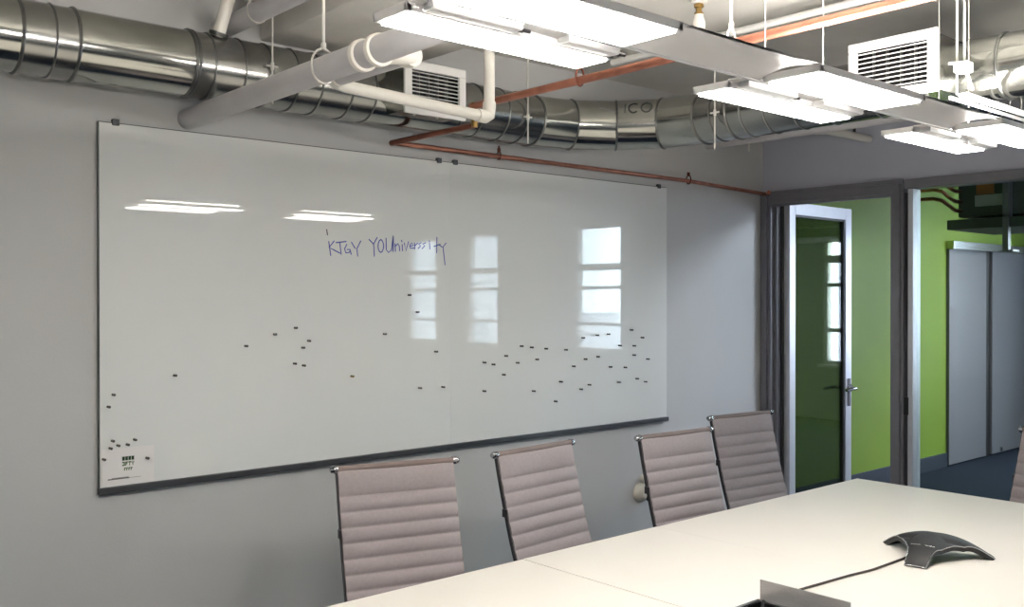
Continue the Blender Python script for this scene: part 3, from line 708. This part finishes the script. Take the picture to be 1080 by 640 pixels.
MB().box((2.209, 1.235, TZ_+0.001), (2.213, 1.498, TZ_+0.055), 0.001).build('hatch_lid', M['lid'], hp)
MB().tube([(2.19, 1.475, TZ_-0.06), (2.175, 1.468, TZ_-0.01), (2.19, 1.474, TZ_+0.006), (2.206, 1.478, TZ_-0.002)], 0.004, 8).build('hatch_cable', M['black'], hp)
for x in (0.1, 3.55):
    for y in (0.95, 1.89):
        MB().box((x-0.05, y-0.04, 0), (x+0.05, y+0.04, TZ_-TT), 0.006).build('leg', M['table_leg'], tb)
MB().box((0.15, 1.39, 0.35), (3.5, 1.45, TZ_-TT), 0.004).build('beam', M['table_leg'], tb)

# ------------------------------------------------------------------ conference phone
PC = Vector((2.993, 1.397, TZ_)); PR = 0.178
ph = thing('conference_phone', 'black three-legged conference speakerphone with silver trim on the table', 'phone', PC, math.radians(190))
def prof_z(r):                      # arched height along an arm
    q = min(r/PR, 1.0)
    return 0.064*(1-q**2.1) + 0.004
def arm_r(th):                      # star outline with blunt, tapering feet
    best = 0.0
    for k in range(3):
        d = (th - k*2*PI/3 + PI) % (2*PI) - PI
        if abs(d) < PI/3+1e-6:
            c, s_ = math.cos(d), abs(math.sin(d))
            lo, hi = 0.0, PR*1.2
            for _ in range(40):
                m_ = (lo+hi)/2
                x, y = m_*c, m_*s_
                wd = 0.033 + 0.085*max(0, 1-x/0.15)**2.0 if x < PR else -1
                if y <= wd and x <= PR: lo = m_
                else: hi = m_
            best = max(best, lo)
    return best
mb = MB(); NA, NR = 144, 14
def shell(th_off, f0=0.0, f1=1.0): pass
top, bot = [], []
for a in range(NA):
    th = 2*PI*a/NA; R_ = arm_r(th)
    ct, stt = math.cos(th), math.sin(th)
    rt, rb = [], []
    for k in range(NR+1):
        rr = R_*k/NR
        # distance along nearest arm drives height so the arm is flat across
        d = (th + PI/3) % (2*PI/3) - PI/3
        ax_ = rr*math.cos(d); w_ = abs(rr*math.sin(d))
        z = prof_z(0.8*ax_+0.2*rr) + 0.002
        z -= 0.004*(w_/0.036)**4 if w_ < 0.05 else 0.004*(0.05/0.036)**4
        rt.append(Vector((rr*ct, rr*stt, max(z, 0.004))))
        rb.append(Vector((rr*ct*0.97, rr*stt*0.97, max(z-0.015, 0.0))))
    top.append(rt); bot.append(rb)
c0 = mb.bm.verts.new((0, 0, prof_z(0)+0.002)); c1 = mb.bm.verts.new((0, 0, prof_z(0)-0.015))
tv = [[mb.bm.verts.new(p) for p in r_[1:]] for r_ in top]; bv = [[mb.bm.verts.new(p) for p in r_[1:]] for r_ in bot]
for a in range(NA):
    n_ = (a+1) % NA
    mb.bm.faces.new((c0, tv[a][0], tv[n_][0])); mb.bm.faces.new((c1, bv[n_][0], bv[a][0]))
    for k in range(NR-1):
        mb.bm.faces.new((tv[a][k], tv[a][k+1], tv[n_][k+1], tv[n_][k]))
        mb.bm.faces.new((bv[a][k], bv[n_][k], bv[n_][k+1], bv[a][k+1]))
    mb.bm.faces.new((tv[a][-1], bv[a][-1], bv[n_][-1], tv[n_][-1]))
mw_ = world(ph); mb.bm.transform(mw_)
mb.build('phone_body', M['phone'], ph, 40)
# silver rim along every edge of the outline
rim = MB(); rim.tube([r_[-1]+Vector((0, 0, 0.0005)) for r_ in top], 0.0015, 6, closed=True)
rim.bm.transform(mw_); rim.build('silver_trim', M['silver'], ph)
# button panel on the leg that faces the camera
kp = MB()
rows = []
for i in range(6):
    x = 0.098 + 0.072*i/5
    rows.append([(x, -0.032, prof_z(x)+0.0022), (x, 0, prof_z(x)+0.0032), (x, 0.032, prof_z(x)+0.0022)])
kp.quadstrip(rows); kp.bm.transform(mw_); kp.build('button_panel', M['black'], ph)
sep = MB().tube([(0.098, -0.035, prof_z(0.098)+0.002), (0.098, -0.006, prof_z(0.098)+0.004)], 0.0014, 6)
sep.tube([(0.098, 0.006, prof_z(0.098)+0.004), (0.098, 0.035, prof_z(0.098)+0.002)], 0.0014, 6)
sep.bm.transform(mw_); sep.build('silver_trim', M['silver'], ph)
cb = MB()
P4 = [(2.905, 1.425, 0.752), (2.88, 1.43, 0.7455), (2.84, 1.432, 0.7445), (2.775, 1.433, 0.7442), (2.70, 1.434, 0.7442), (2.648, 1.440, 0.7442), (2.6, 1.447, 0.7442), (2.543, 1.453, 0.7442), (2.45, 1.461, 0.7442), (2.363, 1.468, 0.7442), (2.28, 1.468, 0.7442), (2.223, 1.462, 0.7442)]
def smooth(P, n=5):
    P = [Vector(p) for p in P]; o = []
    for i in range(len(P)-1):
        p0, p1, p2, p3 = P[max(i-1, 0)], P[i], P[i+1], P[min(i+2, len(P)-1)]
        for k in range(n):
            t_ = k/n
            o.append(0.5*((2*p1)+(p2-p0)*t_+(2*p0-5*p1+4*p2-p3)*t_*t_+(3*p1-p0-3*p2+p3)*t_**3))
    o.append(P[-1]); return o
tag(cb.tube(smooth(P4), 0.0036, 8).build('phone_cord', M['cord']), 'dark cord running from the speakerphone to the table hatch', 'cord')

# ------------------------------------------------------------------ chairs
def catmull(P, step):
    Q = smooth([(0, a, b) for a, b in P], 24)
    out = [Q[0]]; acc = 0
    for i in range(1, len(Q)):
        seg = (Q[i]-Q[i-1]).length
        while acc + seg >= step:
            t_ = (step-acc)/seg; q = Q[i-1].lerp(Q[i], t_); out.append(q); Q[i-1] = q
            seg = (Q[i]-Q[i-1]).length; acc = 0
        acc += seg
    return out
BACK = [(0.0, 0.965), (-0.022, 0.87), (-0.048, 0.77), (-0.078, 0.66), (-0.108, 0.57), (-0.128, 0.51), (-0.15, 0.475)]
SEAT = [(-0.15, 0.475), (-0.185, 0.452), (-0.25, 0.438), (-0.35, 0.440), (-0.46, 0.452), (-0.54, 0.452), (-0.575, 0.43)]
HWD = 0.213
def sling(mb, prof, first, rib, skip):
    """padded sling with horizontal ribs, front and rear skins"""
    pts = catmull(prof, 0.004); n = len(pts)
    cols = 11; F, B = [], []
    for i, p in enumerate(pts):
        t_ = (pts[min(i+1, n-1)] - pts[max(i-1, 0)]).normalized()
        nn = Vector((0, t_.z, -t_.y))
        if nn.y > 0 and abs(t_.z) > 0.7: nn = -nn
        if abs(t_.z) <= 0.7 and nn.z < 0: nn = -nn
        s_ = i*0.004
        if s_ < first: ph_ = s_/first
        else: ph_ = ((s_-first) % rib)/rib
        bump = 0.0145*(max(0, math.sin(PI*ph_)))**0.5
        fr, rr = [], []
        for c in range(cols):
            x = -HWD + 2*HWD*c/(cols-1)
            e = 1-abs(x/HWD)**10
            dish = -0.006*(1-(x/HWD)**2)
            q = Vector((x, p.y, p.z))
            fr.append(q + nn*(0.004 + bump*(0.25+0.75*e) + dish)); rr.append(q - nn*(0.004 + 0.6*bump*(0.25+0.75*e) - dish))
        F.append(fr); B.append(rr)
    vf = mb.quadstrip(F); vb = mb.quadstrip(B)
    for i in range(n-1):
        mb.bm.faces.new((vf[i][0], vf[i+1][0], vb[i+1][0], vb[i][0])); mb.bm.faces.new((vf[i][-1], vb[i][-1], vb[i+1][-1], vf[i+1][-1]))
    for c in range(cols-1):
        mb.bm.faces.new((vf[0][c], vb[0][c], vb[0][c+1], vf[0][c+1])); mb.bm.faces.new((vf[-1][c], vf[-1][c+1], vb[-1][c+1], vb[-1][c]))
    return mb
def make_chair(label):
    t = thing('conference_chair', label, 'chair', (0, 0, 0), 0, 'ribbed mauve grey chairs around the table')
    sling(MB(), BACK, 0.094, 0.052, 0).build('backrest', M['fabric'], t, 50)
    sling(MB(), SEAT, 0.05, 0.052, 0).build('seat', M['fabric'], t, 50)
    MB().tube([(-HWD-0.003, 0.002, 0.966), (HWD+0.003, 0.002, 0.966)], 0.0115, 16).build('top_wrap', M['fabric_top'], t)
    full = catmull(BACK[:-1]+SEAT, 0.03)
    for s_ in (-1, 1):
        x = s_*(HWD+0.002 if s_ < 0 else HWD-0.006)
        rows = []
        for i, p in enumerate(full):
            tt = (full[min(i+1, len(full)-1)] - full[max(i-1, 0)]).normalized(); nn = Vector((0, tt.z, -tt.y))
            nn = -nn if (abs(tt.z) > 0.7 and nn.y > 0) or (abs(tt.z) <= 0.7 and nn.z < 0) else nn
            rows.append([Vector((x-0.0035, p.y, p.z))+nn*0.002, Vector((x+0.0035, p.y, p.z))+nn*0.002, Vector((x+0.0035, p.y, p.z))-nn*0.010, Vector((x-0.0035, p.y, p.z))-nn*0.010, Vector((x-0.0035, p.y, p.z))+nn*0.002])
        m2 = MB(); m2.quadstrip(rows); bmesh.ops.remove_doubles(m2.bm, verts=m2.bm.verts, dist=1e-6)
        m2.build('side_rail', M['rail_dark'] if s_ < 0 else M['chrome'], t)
        kb = MB().lathe((s_*(HWD-0.001), 0.002, 0.966), (s_, 0, 0), [(0, 0.0145), (0.008, 0.0155), (0.014, 0.0145), (0.015, 0.01), (0.02, 0.0125), (0.025, 0.009)], 18)
        kb.build('rail_knob', M['chrome'], t)
        a = catmull(BACK, 0.1)[2]
        if s_ < 0: MB().box((x+s_*0.0045-0.002, a.y-0.012, a.z-0.03), (x+s_*0.0045+0.004, a.y+0.012, a.z+0.0), 0.001).build('rail_bracket', M['rail_dark'], t)
    MB().tube([(-HWD, -0.16, 0.445), (-0.1, -0.22, 0.415), (0.1, -0.22, 0.415), (HWD, -0.16, 0.445)], 0.012, 10).build('cross_brace', M['chrome'], t)
    MB().tube([(-HWD, -0.44, 0.43), (-0.1, -0.38, 0.415), (0.1, -0.38, 0.415), (HWD, -0.44, 0.43)], 0.012, 10).build('cross_brace', M['chrome'], t)
    MB().box((-0.1, -0.38, 0.395), (0.1, -0.22, 0.425), 0.008).build('seat_mount', M['black'], t)
    MB().lathe((0, -0.3, 0.1), (0, 0, 1), [(0, 0.03), (0.1, 0.03), (0.11, 0.016), (0.3, 0.016)], 16).build('column', M['chrome'], t)
    for k in range(5):
        a = 2*PI*k/5 + 0.3
        ex, ey = 0.25*math.cos(a), -0.3+0.25*math.sin(a)
        lg = MB().tube([(0.015*math.cos(a), -0.3+0.015*math.sin(a), 0.115), (ex, ey, 0.075)], [0.022, 0.013], 10).build('base_leg', M['chrome'], t)
        cc = MB().cyl((ex-0.012*math.sin(a), ey+0.012*math.cos(a), 0.0275), (ex+0.012*math.sin(a), ey-0.012*math.cos(a), 0.0275), 0.0275, 16)
        cc.cyl((ex, ey, 0.03), (ex, ey, 0.08), 0.006, 8).build('caster', M['black'], lg)
    return t
chairs = [((1.932, 2.803), -15.4, 'ribbed grey chair nearest the camera, leftmost along the table'),
          ((2.547, 2.752), 5.1, 'ribbed grey chair second from the left, below the middle of the whiteboard'),
          ((3.275, 2.648), -4.4, 'ribbed grey chair third from the left, beside the small wall fitting'),
          ((4.04, 2.85), -6.0, 'ribbed grey chair nearest the door, at the far table corner'),
          ((4.46, 1.50), -109.0, 'ribbed grey chair at the table end, cut by the right frame edge')]
ch0 = None
for (xy, rz, lab) in chairs:
    if ch0 is None: c_ = ch0 = make_chair(lab)
    else: c_ = copy_tree(ch0); c_['label'] = lab
    c_.location = (xy[0], xy[1], 0.0); c_.rotation_euler = (0, 0, math.radians(rz))

# ------------------------------------------------------------------ light and world
w = bpy.data.worlds.new('world'); sc.world = w; w.use_nodes = True
bg = w.node_tree.nodes['Background']; bg.inputs['Color'].default_value = (0.80, 0.90, 1.0, 1); bg.inputs['Strength'].default_value = 20.0
def area(name, loc, rot, sx, sy, e, col):
    l = bpy.data.lights.new(name, 'AREA'); l.shape = 'RECTANGLE'; l.size = sx; l.size_y = sy; l.energy = e; l.color = col
    o = bpy.data.objects.new(name, l); COL.objects.link(o); o.location = loc; o.rotation_euler = rot
    return o
for i, (y0, y1) in enumerate(wins):
    a = area('window_daylight', (XF+0.15, (y0+y1)/2, (SZ+TZ)/2), (0, PI/2, 0), TZ-SZ, y1-y0, 1, (1, 1, 1))
    a.data.cycles.is_portal = True
area('added_office_fill', (7.4, 0.5, 2.95), (0, 0, 0), 1.2, 3.0, 15, (0.85, 0.92, 1.0))  # unseen fill lamp, added for bluish light coming through the partition
cl_ = area('added_corridor_fill', (8.9, 2.5, 2.95), Vector((-0.1, 1.4, -2.2)).to_track_quat('-Z', 'Y').to_euler(), 0.8, 0.6, 15, (1.0, 0.98, 0.92)); cl_.data.spread = math.radians(85)  # added fill lamp that brightens the far green corridor wall
area('added_office_fill', (8.0, -4.5, 2.95), (0, 0, 0), 2.5, 2.5, 60, (0.85, 0.92, 1.0))  # another added fill, brightens the open office out of view
ww = area('added_wall_fill', (6.3, 1.75, 2.9), Vector((-2.3, 1.5, -1.7)).to_track_quat('-Z', 'Y').to_euler(), 0.6, 0.8, 17, (0.76, 0.87, 1.0)); ww.data.spread = math.radians(110)  # added fill standing in for daylight on the wall right of the whiteboard
sl_ = bpy.data.lights.new('sun', 'SUN'); sl_.energy = 22.0; sl_.angle = 0.01; sl_.color = (1.0, 0.97, 0.92)
so = bpy.data.objects.new('sun', sl_); COL.objects.link(so); so.rotation_euler = Vector((0.72, -0.15, -0.68)).to_track_quat('-Z', 'Y').to_euler(); so.location = (0, 0, 12)
sc.view_settings.view_transform = 'Standard'
sc.view_settings.look = 'None'
sc.view_settings.exposure = 0.48
sc.cycles.use_denoising = True
sc.cycles.max_bounces = 8
sc.cycles.transparent_max_bounces = 12
sc.cycles.sample_clamp_indirect = 6.0
